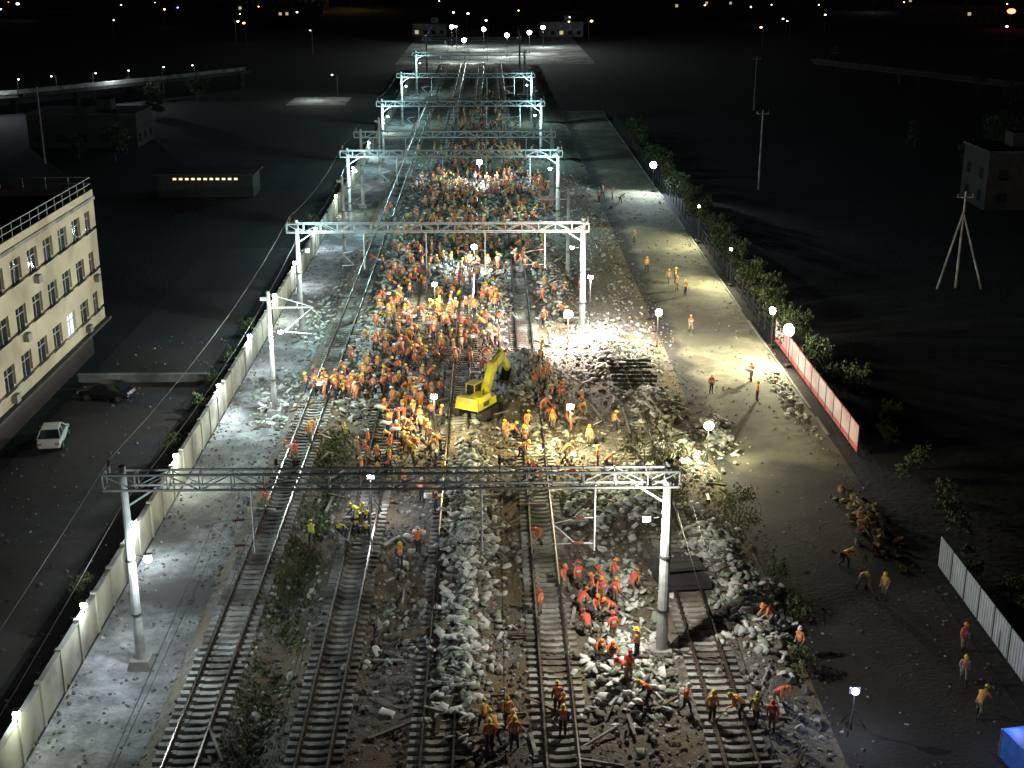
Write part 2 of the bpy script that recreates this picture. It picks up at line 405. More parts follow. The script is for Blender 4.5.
for i in range(7): b.cyl((-1.8,i*1.1,.12),(1.8+U(-.3,.3),i*1.1+U(-.3,.3),.12),.12,.12,8,0)
b.obj('steel_pipes',[m_darksteel],loc=(11.8,101,H1(11.8,101)+.2))

# grass / weeds
def leafquads(b,c,r,n,size,ms,flat=1.0):
    for i in range(n):
        d=Vector((random.gauss(0,1),random.gauss(0,1),random.gauss(0,1)*flat)); d.normalize(); d*=r*(R()**.5)
        p=Vector(c)+Vector((d.x,d.y,d.z*.85)); q=Euler((U(0,6),U(0,6),U(0,6))).to_matrix(); s=size*U(.6,1.4)
        b.add([p+q@Vector((-s,0,0)),p+q@Vector((0,-s*.5,0)),p+q@Vector((s,0,0)),p+q@Vector((0,s*.5,0))],[(0,1,2,3)],random.choice(ms))
b=MB()
for i in range(15000):
    x=random.gauss(-11.4,.8); y=U(42,92)
    if R()<.15: x=U(9,16); y=U(72,88)
    z=H1(x,y)
    if abs(x+8)<1.4 or abs(x+13.8)<1.4: continue
    if math.sin(y*.9+x)+math.sin(y*.37+x)<-1.6+R(): continue
    a=U(0,6.28); h=U(.08,.3); w_=.045; dx,dy=math.cos(a)*w_,math.sin(a)*w_; lx,ly=U(-.25,.25),U(-.25,.25)
    b.add([(x-dx,y-dy,z),(x+dx,y+dy,z),(x+lx,y+ly,z+h)],[(0,1,2)],random.choice((1,1,2,2,1,2,3)))
b.obj('weeds',m_leaf)

def tree_mesh(h,cr,nl,ms,leaf=.16,base=.3,tr=.14):
    b=MB(); tips=[]
    pts=[Vector((0,0,0))]
    for i in range(4): pts.append(pts[-1]+Vector((U(-.12,.12)*h*.3,U(-.12,.12)*h*.3,h*.2)))
    for i in range(4): b.cyl(pts[i],pts[i+1],tr*(1-i*.2),tr*(1-(i+1)*.2),7,4)
    for i in range(11):
        k=random.choice((1,2,3,4)); s=pts[k]; a=U(0,6.28); L=cr*U(.6,1.1)
        e=s+Vector((math.cos(a)*L,math.sin(a)*L,h*U(.05,.32))); mid=s.lerp(e,.5)+Vector((0,0,.1*h))
        b.cyl(s,mid,tr*.35,tr*.22,5,4); b.cyl(mid,e,tr*.22,tr*.06,5,4); tips+= [e,mid.lerp(e,.5)]
        for _ in range(2):
            e2=mid+Vector((U(-1,1),U(-1,1),U(0,1)))*cr*.5; b.cyl(mid,e2,tr*.12,tr*.04,4,4); tips.append(e2)
    for t in tips:
        c=max(0,min(3,int(U(0,4)))); leafquads(b,t,cr*U(.22,.4),int(nl/len(tips)),leaf,[ms[c],ms[(c+1)%len(ms)]])
    return b.mesh('tree',m_leaf+[m_bark])
trees=[tree_mesh(U(4,6),U(1.6,2.4),1600,[0,0,0,0],.17) for _ in range(3)]
shr=[tree_mesh(U(1.4,2.2),U(.9,1.3),700,[0,1,1,3],.12,tr=.05) for _ in range(4)]
litt=[tree_mesh(U(3,3.6),1.7,700,[1,2,3,3],.13,tr=.09) for _ in range(2)]
for i in range(80):
    D=100+i*2.1+U(-1,1); inst('shrub',random.choice(shr),(27.9+U(-.5,1.8),D,0),U(0,6),sc=U(.7,1.3))
for i in range(14):
    inst('shrub',random.choice(shr),(28.2+U(-.3,3),56+i*3+U(-1,1),0),U(0,6),sc=U(.5,.9))
for (x,y,s) in ((10.2,81,.9),(11.6,78,.7),(15.6,75,.8),(12.3,83.5,.6)): inst('tree',random.choice(litt),(x,y,H1(x,y)-.05),U(0,6),sc=s)
for (x,y,s) in ((16.6,63,.8),(16.4,68,.7),(15.8,58,.6)): inst('shrub',random.choice(shr),(x,y,0),U(0,6),sc=s)
for i in range(10):
    inst('tree',random.choice(trees),(U(-90,-60),U(200,330),0),U(0,6),sc=U(.8,1.3))
for i in range(10):
    inst('tree',random.choice(trees),(U(75,130),U(220,420),0),U(0,6),sc=U(.8,1.4))
for i in range(26):
    inst('shrub',random.choice(shr),(-22.6+U(-.5,.6),U(60,320),0),U(0,6),sc=U(.5,.9))

# ------------------------------------------------------------------ fences (right)
b=MB()
for y in np.arange(88,116,2.4):
    b.box((26.6,y,1.15),(.1,.1,2.3),2); b.box((26.6,y+1.2,1.4),(.05,2.28,1.5),1); b.box((26.6,y+1.2,.42),(.05,2.28,.45),0); b.box((26.6,y+1.2,2.2),(.06,2.28,.07),0)
b.obj('banner_fence',[m_banner_r,m_banner_w,m_darksteel])
b=MB()
for y in np.arange(48,69,2.2):
    b.box((26.6,y,1.05),(.1,.1,2.1),1); b.box((26.6,y+1.1,1.05),(.04,2.08,1.9),0)
    for k in range(6): b.box((26.56,y+.25+k*.34,1.05),(.05,.08,1.84),0)
b.obj('hoarding_fence',[m_panel,m_darksteel])
b=MB()
for y in np.arange(118,290,3):
    b.box((26.5,y,.9),(.12,.12,1.8),0)
    for z in (.5,1.1,1.7): b.beam((26.5,y,z),(26.5,y+3,z),.03,.03,0)
b.obj('post_and_rail_fence',[m_dconc])

# ------------------------------------------------------------------ building (left)
par=empty('office_building',(0,0,0))
X0,X1,Y0,Y1,HT=-52,-35,52,115,14.3
b=MB()
b.box(((X0+X1)/2-.4,(Y0+Y1)/2-.2,1.5),(X1-X0-1.4,Y1-Y0-1,3.0),1)
b.box(((X0+X1)/2,(Y0+Y1)/2,3.12),(X1-X0+.9,Y1-Y0+.9,.24),3)
b.box(((X0+X1)/2,(Y0+Y1)/2,(3.24+HT-.3)/2),(X1-X0-.5,Y1-Y0-.5,HT-.3-3.24),0)
storey=(HT-.3-3.24)/3
ny=17; bay=(Y1-Y0)/ny
gl=MB(); fr=MB()
for s in range(3):
    z0=3.24+s*storey
    b.box((X1-.125,(Y0+Y1)/2,z0+.5),(.25,Y1-Y0,1.0),0)
    b.box((X1-.125,(Y0+Y1)/2,z0+storey-.35),(.25,Y1-Y0,.7),0)
    for i in range(ny+1):
        pw=1.6 if i in(0,ny) else 1.5
        b.box((X1-.125,min(max(Y0+i*bay,Y0+.8),Y1-.8),z0+.5+(storey-.2)/2+.0),(.249,pw,storey-1.7),0)
    for i in range(ny):
        yc=Y0+(i+.5)*bay; wz=z0+1+(storey-1.7)/2; lit=(s==0 and i==ny-3)
        gl.box((X1-.235,yc,wz),(.02,bay-1.4,storey-1.7),1 if lit else 0)
        fr.box((X1-.2,yc,wz),(.05,.07,storey-1.72),0); fr.box((X1-.2,yc,wz+.3),(.048,bay-1.55,.06),0)
        for e in (-1,1): fr.box((X1-.2,yc+e*(bay-1.58)/2,wz),(.05,.07,storey-1.72),0)
        fr.box((X1+.04,yc,z0+.97),(.16,bay-1.3,.07),0)
        if (i*7+s*3)%5==0: fr.box((X1+.22,yc+.2,z0+.45),(.36,.8,.6),1)
    for xx in np.arange(X0+1.5,X1-1,3.2):
        gl.box((xx,Y1-.235,z0+1.6),(1.6,.02,1.4),0); 
b.box(((X0+X1)/2,Y0+.12,(3.24+HT-.3)/2),(X1-X0-.52,.24,HT-.3-3.24),0)
b.box(((X0+X1)/2,(Y0+Y1)/2,HT-.16),(X1-X0+.2,Y1-Y0+.2,.28),2)
for (c,d) in ((((X0+X1)/2,Y1-.1,HT+.3),(X1-X0,.2,.6)),(((X0+X1)/2,Y0+.1,HT+.3),(X1-X0,.2,.6)),((X1-.1,(Y0+Y1)/2,HT+.3),(.2,Y1-Y0-.42,.6)),((X0+.1,(Y0+Y1)/2,HT+.3),(.2,Y1-Y0-.42,.6))): b.box(c,d,0)
b.box(((X0+X1)/2,(Y0+Y1)/2,HT+.02),(X1-X0-.5,Y1-Y0-.5,.06),3)
b.box((-40,89,HT+1.3),(5,7,2.5),4); b.box((-40,89,HT+2.62),(5.6,7.6,.14),2)
b.obj('walls',[m_facade,m_brick,m_conc,m_roof,m_rbrick],par)
gl.obj('windows',[m_glass,e_winc],par); fr.obj('window_frames',[m_frame,m_conc],par)
rl=MB()
for y in np.arange(Y0+1,Y1,2.0): rl.beam((X1-.1,y,HT+.6),(X1-.1,y,HT+1.7),.05,.05)
for z in (1.1,1.65): rl.beam((X1-.1,Y0+.5,HT+z),(X1-.1,Y1-.3,HT+z),.05,.05); rl.beam((X0,Y1-.1,HT+z),(X1-.1,Y1-.1,HT+z),.05,.05)
for x in np.arange(X0+1,X1,2): rl.beam((x,Y1-.1,HT+.6),(x,Y1-.1,HT+1.7),.05,.05)
rl.obj('roof_railing',[m_steel],par)

# ------------------------------------------------------------------ background buildings
def building(x,y,w,d,h,mat,lit=.06,rz=0):
    b=MB(); b.box((0,0,h/2),(w,d,h),0); b.box((0,0,h+.15),(w+.4,d+.4,.3),1); b.box((w*.15,0,h+1.3),(3,3,2),0)
    n=max(2,int(w/3.4)); fl=max(1,int(h/3.2))
    for f in range(fl):
        for i in range(n):
            xx=-w/2+(i+.5)*w/n; zz=1.7+f*3.2
            b.box((xx,-d/2-.01,zz),(1.5,.06,1.5),3 if R()<lit else 2); b.box((xx,-d/2-.08,zz-.82),(1.7,.2,.08),1)
        for i in range(max(1,int(d/3.6))):
            yy=-d/2+(i+.5)*d/max(1,int(d/3.6)); sg=1 if x<0 else -1
            b.box((sg*(w/2+.01),yy,1.7+f*3.2),(.06,1.5,1.5),3 if R()<lit else 2)
    b.obj('apartment_building',[mat,m_dconc,m_glass,e_win],loc=(x,y,0),rz=rz)
building(74,186,9,10,8,m_dark,0); building(-90,180,24,14,8,m_dark,.0)
building(-75,250,20,12,6,m_dark,.0)
for i in range(34):
    x=U(-420,460); y=U(560,1300)
    if abs(x)<40: x+=90
    building(x,y,U(18,50),U(12,18),U(8,26),random.choice((m_dconc,m_brick)),.05,U(-.3,.3))
b=MB(); b.box((0,0,1.7),(14,6,3.4),0); b.box((0,-.3,3.5),(15,7.4,.2),1)
for i in range(11): b.box((-4.5+i*.9,-3.03,2.7),(.5,.08,.3),2)
b.obj('workshop_shed',[m_dark,m_roof,emat('shed_window',(1,.8,.4),1.2)],loc=(-42,196,0))
b=MB()
pl=[(-128,283),(-106,298),(-96,311),(-82,330),(-66,356)]
for i in range(len(pl)-1):
    (a,c),(e,f)=pl[i],pl[i+1]
    b.beam((a,c,4.2),(e,f,4.2),8,.8,0); b.beam((a+2,c-3.6,5.0),(e+2,f-3.6,5.0),.3,.9,1)
    b.cyl((e,f,0),(e,f,4),.8,.8,10,0)
b.obj('viaduct',[m_dconc,m_conc])
b=MB(); pl=[(98,392),(112,362),(130,323),(150,290)]
for i in range(3):
    (a,c),(e,f)=pl[i],pl[i+1]; b.beam((a,c,3.2),(e,f,3.2),7,.7,0); b.beam((a-3.4,c,4),(e-3.4,f,4),.25,.8,0); b.cyl((e,f,0),(e,f,3),.7,.7,10,0)
b.obj('viaduct',[m_dconc])
def pole(x,y,h,brace=False):
    b=MB(); b.cyl((0,0,0),(0,0,h),.16,.1,8,0); b.beam((-.9,0,h-.6),(.9,0,h-.6),.1,.1,0)
    for e in (-.8,0,.8): insul(b,(e,0,h-.55),(e,0,h-.2),1)
    if brace: b.cyl((-2.2,-.5,0),(0,0,h*.8),.13,.1,8,0); b.cyl((2.6,-.6,0),(0,0,h*.78),.13,.1,8,0)
    b.obj('utility_pole',[m_mast,m_insul],loc=(x,y,0))
pole(41,198,12); pole(50.5,137,10.5,True); pole(-76,225,13); pole(60,300,12)

# ------------------------------------------------------------------ vehicles
def car(loc,rz,paint):
    par=empty('parked_car',loc,rz)
    st=[(-2.2,.45,.62,.74),(-2.1,.35,.86,.82),(-1.5,.3,.98,.88),(-.6,.28,1.0,.9),(.5,.28,.98,.9),(1.4,.3,.9,.88),(2.0,.34,.78,.82),(2.2,.42,.62,.72)]
    b=MB(); vs=[];fs=[]
    for (y,z0,z1,w) in st: vs+=[(-w*.9,y,z0),(w*.9,y,z0),(w,y,(z0+z1)/2),(w*.93,y,z1),(-w*.93,y,z1),(-w,y,(z0+z1)/2)]
    for i in range(len(st)-1):
        for j in range(6): fs.append((i*6+j,(i+1)*6+j,(i+1)*6+(j+1)%6,i*6+(j+1)%6))
    fs+=[tuple(range(5,-1,-1))[::-1],tuple(range(6*(len(st)-1)+5,6*(len(st)-1)-1,-1))]
    b.add(vs,fs,0); b.obj('body',[paint],par,smooth=False)
    c=MB(); 
    lo=[(-.82,-1.7,.97),(.82,-1.7,.97),(.82,1.1,.96),(-.82,1.1,.96)]; hi=[(-.64,-1.1,1.45),(.64,-1.1,1.45),(.64,.35,1.47),(-.64,.35,1.47)]
    c.add(lo+hi,[(0,1,5,4),(1,2,6,5),(2,3,7,6),(3,0,4,7)],0); c.add([(v[0]*1.02,v[1],v[2]+.01) for v in hi]+[(v[0]*.9,v[1]*.9,v[2]+.06) for v in hi],BOXF,1)
    for e in (-1,1):
        for (p,q) in ((lo[0],hi[0]),(lo[3],hi[3])): c.beam((e*abs(p[0]),p[1],p[2]),(e*abs(q[0]),q[1],q[2]),.07,.07,1)
        c.beam((e*.83,-.35,.97),(e*.655,-.35,1.46),.07,.07,1)
        c.box((e*.98,.85,1.02),(.2,.1,.13),1)
    c.obj('cabin',[m_glass,paint],par)
    t=MB()
    for e in (-1,1):
        for y in (-1.35,1.4):
            t.cyl((e*.68,y,.33),(e*.9,y,.33),.33,.33,18,0); t.cyl((e*.89,y,.33),(e*.915,y,.33),.2,.2,12,1)
        t.box((e*.62,2.17,.66),(.34,.08,.14),2); t.box((e*.64,-2.17,.7),(.3,.06,.14),3)
    t.obj('wheels_and_lamps',[m_rubber,m_chrome,m_white,m_banner_r],par)
car((-32.6,91.5,.01),.15,m_white); car((-31.4,101.5,.01),1.4,m_black)

def excavator(loc,rz,sc):
    par=empty('excavator',loc,rz); par.scale=(sc,sc,sc)
    b=MB()
    for e in (-1,1):
        n=24; L=1.5; r=.42; prof=[]
        for i in range(n):
            a=2*math.pi*i/n; prof.append((math.cos(a)*r+(L if math.cos(a)>0 else -L),math.sin(a)*r+.45))
        vs=[(e*1.2-.28,p[0],p[1]) for p in prof]+[(e*1.2+.28,p[0],p[1]) for p in prof]
        b.add(vs,[(i,(i+1)%n,n+(i+1)%n,n+i) for i in range(n)]+[tuple(range(n-1,-1,-1)),tuple(range(n,2*n))],0)
        for k in range(14):
            for zz in (.02,.88): b.box((e*1.2,-1.5+k*.23,zz),(.6,.09,.06),0)
    b.box((0,0,.55),(1.9,1.6,.35),0); b.cyl((0,0,.7),(0,0,1.0),.65,.65,16,0); b.obj('crawler_tracks',[m_rubber],par)
    b=MB(); b.box((0,-.3,1.35),(2.5,3.0,.7),0,taper=.96); b.box((.5,-.7,1.9),(1.4,2.0,.45),0,taper=.9); b.box((0,-1.75,1.55),(2.4,.7,1.1),0,taper=.85); b.cyl((.9,-.6,2.1),(.9,-.6,2.7),.07,.07,8,1)
    for k in range(5): b.box((1.26,-1.1+k*.2,1.4),(.03,.1,.4),1)
    b.obj('engine_house',[m_yellow,m_darksteel],par)
    b=MB(); b.box((-.75,.55,2.0),(.9,1.3,1.35),1,taper=.94); b.box((-.75,.55,2.72),(1.0,1.4,.1),0)
    for ex in (-1.2,-.3):
        for ey in (-.1,1.2): b.beam((ex,ey,1.3),(ex+(.02 if ex<-.7 else -.02),ey,2.7),.09,.09,0)
    b.box((-.75,.55,1.42),(.96,1.36,.3),0); b.obj('cab',[m_yellow,m_glass],par)
    b=MB(); p=[(.15,.9,1.5),(.15,2.3,3.9),(.15,4.0,4.6)]
    b.beam(p[0],p[1],.6,.8,0); b.beam(p[1],p[2],.55,.7,0); b.cyl((-.2,2.3,3.9),(.5,2.3,3.9),.46,.46,12,0)
    q=(.15,5.2,2.9); b.beam((.15,3.6,5.0),q,.42,.55,0); b.cyl((-.05,4.0,4.6),(.35,4.0,4.6),.24,.24,10,0)
    b.beam((-.1,1.0,1.3),(-.1,2.4,3.3),.12,.12,1); b.beam((.4,1.0,1.3),(.4,2.4,3.3),.12,.12,1); b.beam((.15,2.2,4.4),(.15,3.6,5.0),.14,.14,1); b.beam((.15,3.9,5.1),(.15,5.1,3.4),.12,.12,1)
    b.obj('boom_and_stick',[m_yellow,m_chrome],par)
    b=MB(); w=.5; pr=[(5.1,3.0),(5.5,2.8),(5.6,2.3),(5.3,1.8),(4.8,1.65),(4.4,1.9)]
    for i in range(len(pr)-1):
        a,c=pr[i],pr[i+1]; b.add([(.15-w,a[0],a[1]),(.15+w,a[0],a[1]),(.15+w,c[0],c[1]),(.15-w,c[0],c[1])],[(0,1,2,3)],0)
    for e in (-w,w): b.add([(.15+e,a[0],a[1]) for a in pr],[tuple(range(len(pr)))],0)
    for k in range(5): b.box((.15-w+.1+k*.2,4.32,1.98),(.08,.25,.06),0,rz=0)
    b.obj('bucket',[m_darksteel],par)
excavator((-1.0,95.6,H1(-1.0,95.6)),math.radians(-30),.86)

# ------------------------------------------------------------------ lamps
def flood(x,y,h,P,col,e=e_cool,z=None,kind='tripod',face=0.0,name='floodlight_and_fill_tower',hr=.22,spot=False):
    z=0.0 if z is None else z
    par=empty(name,(x,y,z),face)
    b=MB()
    b.cyl((0,0,0),(0,0,h),.05,.035,8,0)
    if kind=='tripod':
        for k in range(3):
            a=k*2.094; b.cyl((math.cos(a)*.7,math.sin(a)*.7,.02),(0,0,min(1.4,h*.6)),.03,.03,6,0)
    else: b.box((0,0,.15),(.5,.5,.3),0)
    b.box((0,.05,h+.15),(.5,.16,.36),0); b.ball((0,-.12,h+.15),hr,1,1,.7,.9)
    b.obj('stand_and_head',[m_darksteel,e],par)
    light('lamp_light',(0,-.15-hr-.2,h+.15),P,col,.12,par,spot=(168,(0,-1,-.55)) if spot else None)
CW=(.78,.95,1.0); WW=(1,.92,.64); YG=(1,.95,.6); PK=(1,.8,.72)
flood(15.3,86,3.0,2300,YG,e_warm,hr=.36); flood(15.3,115,3.3,3200,WW,e_warm,face=.5,hr=.36)
flood(26.1,109,3.3,6500,YG,e_warm,kind='p',face=-1.3,hr=.6,spot=True); flood(25.9,115,3.4,2200,WW,e_warm,kind='p',face=-1.3,hr=.38,spot=True)
flood(24.6,196,4,6500,CW,e_cool,kind='p',hr=.55,spot=True,face=-.6); flood(26,160,4.5,4600,YG,e_warm,kind='p',face=-1.3,spot=True,hr=.16); flood(26.1,138,4.0,4400,YG,e_warm,kind='p',face=-1.3,spot=True,hr=.16)
flood(7.0,113.5,3.0,9500,PK,e_warm,z=H1(7.0,113.5),hr=.42); light('lamp_light',(9.4,119,5.5),5500,(1,.93,.9),.15)
par=empty('floodlight_and_fill_tower',(9.4,119.3,.5)); b=MB(); b.cyl((0,0,0),(0,0,5.2),.05,.04,8,0); b.box((0,.1,5.2),(.5,.16,.3),0); b.obj('stand_and_head',[m_darksteel,e_cool],par)  # stand added for the extra light above, which widens the bright patch; head unlit
flood(-1.8,143,2.6,3400,CW,z=H1(-1.8,143),hr=.34); flood(-1.6,199,3.5,5500,CW,z=.5,hr=.44)
flood(16.9,53,2,150,(.6,.7,1),e_blue,hr=.2); flood(-5.5,125,3,2400,WW,e_warm,z=.5,hr=.1)  # second tripod is an added fill light, head kept tiny
flood(5.6,87,3.6,3600,(1,.86,.45),e_warm,z=.5,hr=.1)  # added fill light for the warm yellow ground, head kept tiny
flood(-4.2,90.5,3.2,2000,(1,.9,.55),e_warm,z=.5,hr=.1)  # added fill light to brighten the excavator, head kept tiny
flood(-7.7,77,2.4,500,(.85,.9,1),e_cool,z=.6,hr=.14)
for i,D in enumerate((50.6,60.7,70.8,81.6,96.3,110,124,138,156,178,202,230,262)):
    par=empty('wall_lamp',(-21.1,D,2.35))
    b=MB(); b.cyl((0,0,0),(0,0,.35),.03,.03,6,0); b.ball((.0,0,.47),.18,1); b.box((0,0,.68),(.3,.3,.05),0); b.obj('lantern',[m_darksteel,e_cool],par)
    light('lamp_light',(.35,0,.4),(170,200,560,700,700)[i] if i<5 else 620,(.82,.93,1) if i%3 else (.9,1,.8),.06,par)
def mflood(x,y,z,P,col,e=e_cool,sg=1,hr=.14):
    par=empty('mast_flood_and_fill',(x,y,z))
    b=MB(); b.beam((0,0,0),(sg*.6,-.2,0),.06,.06,0); b.box((sg*.65,-.25,.05),(.4,.25,.3),0); b.ball((sg*.65,-.4,-.02),hr,1,1,.5,.8); b.obj('head',[m_darksteel,e],par)
    light('lamp_light',(sg*.95,-1.0,-.1),P,col,.1,par)
TEAL=(.55,.95,1.0)
mflood(-17.7,59.3,6.3,1400,(.78,.92,1),hr=.22); mflood(8.3,59.3,8.2,3200,(1,.97,.86),e_warm,-1,.08)  # left is the mast's own lamp; right one is added to brighten the foreground
for D in (120,166,222,273): mflood(-17.7,D,8.2,3800 if D<150 else 3600,(.66,.96,1) if D<150 else TEAL,hr=.08); mflood(8.3,D,8.4,2900 if D<150 else 3400,(.92,1,.82) if D<150 else TEAL,e_cool,-1,.08)  # added fill lights on the masts, tiny heads, to light yard and gantries
mflood(-16.8,97,7,3800,(.8,.99,.97),hr=.08)  # another added fill light, on the left cantilever mast
mflood(-17.7,330,8.2,2800,TEAL,hr=.1)  # added fill light that turns the far gantries teal
for (x,y,P) in ((-8,430,8000),(6,455,8000),(14,470,7000),(-2,490,9000),(20,500,7000),(-14,505,7000)): flood(x,y,7,P,(.9,1,.9),e_cool,kind='p',hr=.75)
g=MB(); g.add([(-30,425,.03),(34,425,.03),(34,560,.03),(-30,560,.03)],[(0,1,2,3)]); g.obj('station_yard_paving',[m_pale])
building(30,565,18,10,6,m_conc,.2); building(-25,570,14,10,5,m_conc,.2)
def slamp(x,y,e,r=.45,h=8):
    b=MB(); b.cyl((0,0,0),(0,0,h),.12,.08,6,0); b.beam((0,0,h),(1.2,0,h+.2),.08,.08,0); b.ball((1.3,0,h),r,1,1,1,.6,n=6,m=4)
    b.obj('street_lamp',[m_darksteel,e],loc=(x,y,0),rz=U(0,6))
for i in range(125):
    y=U(460,1500); x=U(-.42,.42)*y
    slamp(x,y,random.choices((e_dcool,e_dwarm,e_orange,e_red,e_blue),(4,4,3,.6,.8))[0],U(.25,.6))
for (x,y) in ((-82,800),(-88,805),(-94,790),(-78,830),(-90,840),(-70,800)): slamp(x,y,e_orange,1.3)
slamp(222,780,e_dcool,1.6); slamp(236,610,e_red,2.0); slamp(150,900,e_dwarm,.8); slamp(-240,700,e_dwarm,.9)
for k in range(9): slamp(-128+k*6.5,286+k*7.5,e_dcool,.2,6.5)
light('lamp_light',(-108,288,8),3500,(.8,.9,1),.1); light('lamp_light',(-88,314,8),3500,(.8,.9,1),.1)
g=MB(); g.add([(-48,312,.012),(-34,312,.012),(-34,330,.012),(-48,330,.012)],[(0,1,2,3)]); g.obj('pavement',[m_pale])
slamp(-38,334,e_dcool,.25,5); light('lamp_light',(-41,322,4.5),1500,(.9,1,.9),.1)
b=MB(); w,d,h=1.3,1.4,1.5
for x in(-w,w):
    for y in(-d,d): b.cyl((x,y,0),(x,y,h),.04,.04,6,1)
t=[(-w,-d,h),(w,-d,h),(w,d,h),(-w,d,h),(0,0,h+.7)]
b.add(t,[(0,1,4),(1,2,4),(2,3,4),(3,0,4)],0)
for (p,q) in ((0,3),(3,2)): b.add([t[p],t[q],(t[q][0],t[q][1],0),(t[p][0],t[p][1],0)],[(0,1,2,3)],0)
b.obj('canopy_tent',[m_blue,m_steel],loc=(24.6,49.6,0),rz=.2); light('lamp_light',(23.2,50.6,2.4),60,(.5,.6,1),.08)

# ------------------------------------------------------------------ people
WM=dict(stripe=M('reflective_stripe',(.6,.6,.55),None,rough=.4), boots=M('boot_rubber',(.03,.03,.03),None,rough=.7), skin=M('skin',(.45,.27,.18),None,rough=.6), dark=M('hair_black',(.01,.01,.01),None,rough=.6))
vests=[M('vest_orange',(.9,.25,.07),(.75,.19,.06),5,.7), M('vest_yellow',(.7,.75,.06),(.6,.6,.05),5,.7), M('vest_red',(.8,.13,.09),(.65,.1,.07),5,.7), M('vest_amber',(.9,.46,.1),(.75,.38,.08),5,.7), M('vest_pale_orange',(.85,.38,.2),(.7,.32,.16),5,.7)]
jack=[M('jacket_navy',(.03,.04,.08),None,rough=.8), M('jacket_camouflage',(.1,.11,.05),(.05,.07,.03),8,.8), M('jacket_orange',(.8,.25,.09),None,rough=.8), M('jacket_grey',(.3,.3,.29),None,rough=.8)]
trs=[M('trousers_navy',(.04,.045,.07),None,rough=.8), M('trousers_camouflage',(.11,.12,.06),(.06,.07,.04),8,.8), M('trousers_khaki',(.24,.19,.12),None,rough=.8),M('trousers_orange',(.7,.22,.08),None,rough=.8)]
helm=[M('helmet_yellow',(.85,.68,.06),None,rough=.35), M('helmet_white',(.8,.8,.78),None,rough=.35), M('helmet_red',(.7,.07,.05),None,rough=.35), M('helmet_orange',(.85,.3,.05),None,rough=.35)]
glove=M('cotton_glove',(.6,.58,.52),None,rough=.9)
def V(*a): return Vector(a)
def pose(pelvis,chest,neck,head,kL,aL,kR,aR,eL,wL,eR,wR,tool=None):
    return dict(pelvis=V(*pelvis),chest=V(*chest),neck=V(*neck),head=V(*head),kL=V(*kL),aL=V(*aL),kR=V(*kR),aR=V(*aR),eL=V(*eL),wL=V(*wL),eR=V(*eR),wR=V(*wR),tool=tool)
POSES=[
 pose((0,0,.93),(0,.0,1.24),(0,0,1.42),(0,.03,1.52),(-.1,.03,.5),(-.11,-.01,.09),(.1,.03,.5),(.13,0,.09),(-.26,-.03,1.13),(-.24,.1,.9),(.26,-.03,1.13),(.24,.1,.9)),
 pose((0,0,.91),(0,.04,1.22),(0,.07,1.4),(0,.11,1.5),(-.1,.2,.53),(-.1,.28,.1),(.1,-.02,.5),(.1,-.34,.14),(-.27,-.12,1.15),(-.25,-.12,.9),(.26,.14,1.15),(.22,.32,.98)),
 pose((0,-.15,.86),(0,.14,1.08),(0,.33,1.2),(0,.43,1.24),(-.17,.12,.5),(-.2,.05,.09),(.15,-.08,.47),(.17,-.3,.09),(-.26,.4,.88),(-.12,.62,.72),(.26,.28,.85),(.14,.35,.62),tool='shovel'),
 pose((0,-.2,.4),(0,.03,.65),(0,.16,.8),(0,.24,.88),(-.18,.22,.52),(-.15,.02,.09),(.18,.22,.5),(.15,.0,.09),(-.26,.25,.55),(-.14,.42,.38),(.26,.25,.55),(.12,.44,.34)),
 pose((0,0,.91),(0,-.03,1.22),(0,-.02,1.41),(0,.03,1.5),(-.1,.12,.5),(-.1,.05,.09),(.11,.0,.5),(.13,-.14,.09),(-.27,.12,1.16),(-.15,.36,1.08),(.27,.12,1.16),(.15,.36,1.08),tool='sack'),
 pose((0,-.1,.88),(0,.2,1.1),(0,.38,1.22),(0,.47,1.28),(-.14,.16,.5),(-.14,.12,.09),(.12,.0,.46),(.14,-.3,.1),(-.27,.42,.98),(-.2,.62,.85),(.27,.42,.98),(.2,.62,.85)),
 pose((0,0,.93),(0,.0,1.24),(0,0,1.42),(0,.03,1.52),(-.13,.03,.5),(-.17,-.01,.09),(.12,.03,.5),(.15,0,.09),(-.28,.02,1.15),(-.16,.2,1.0),(.3,.1,1.3),(.38,.38,1.45)),
]
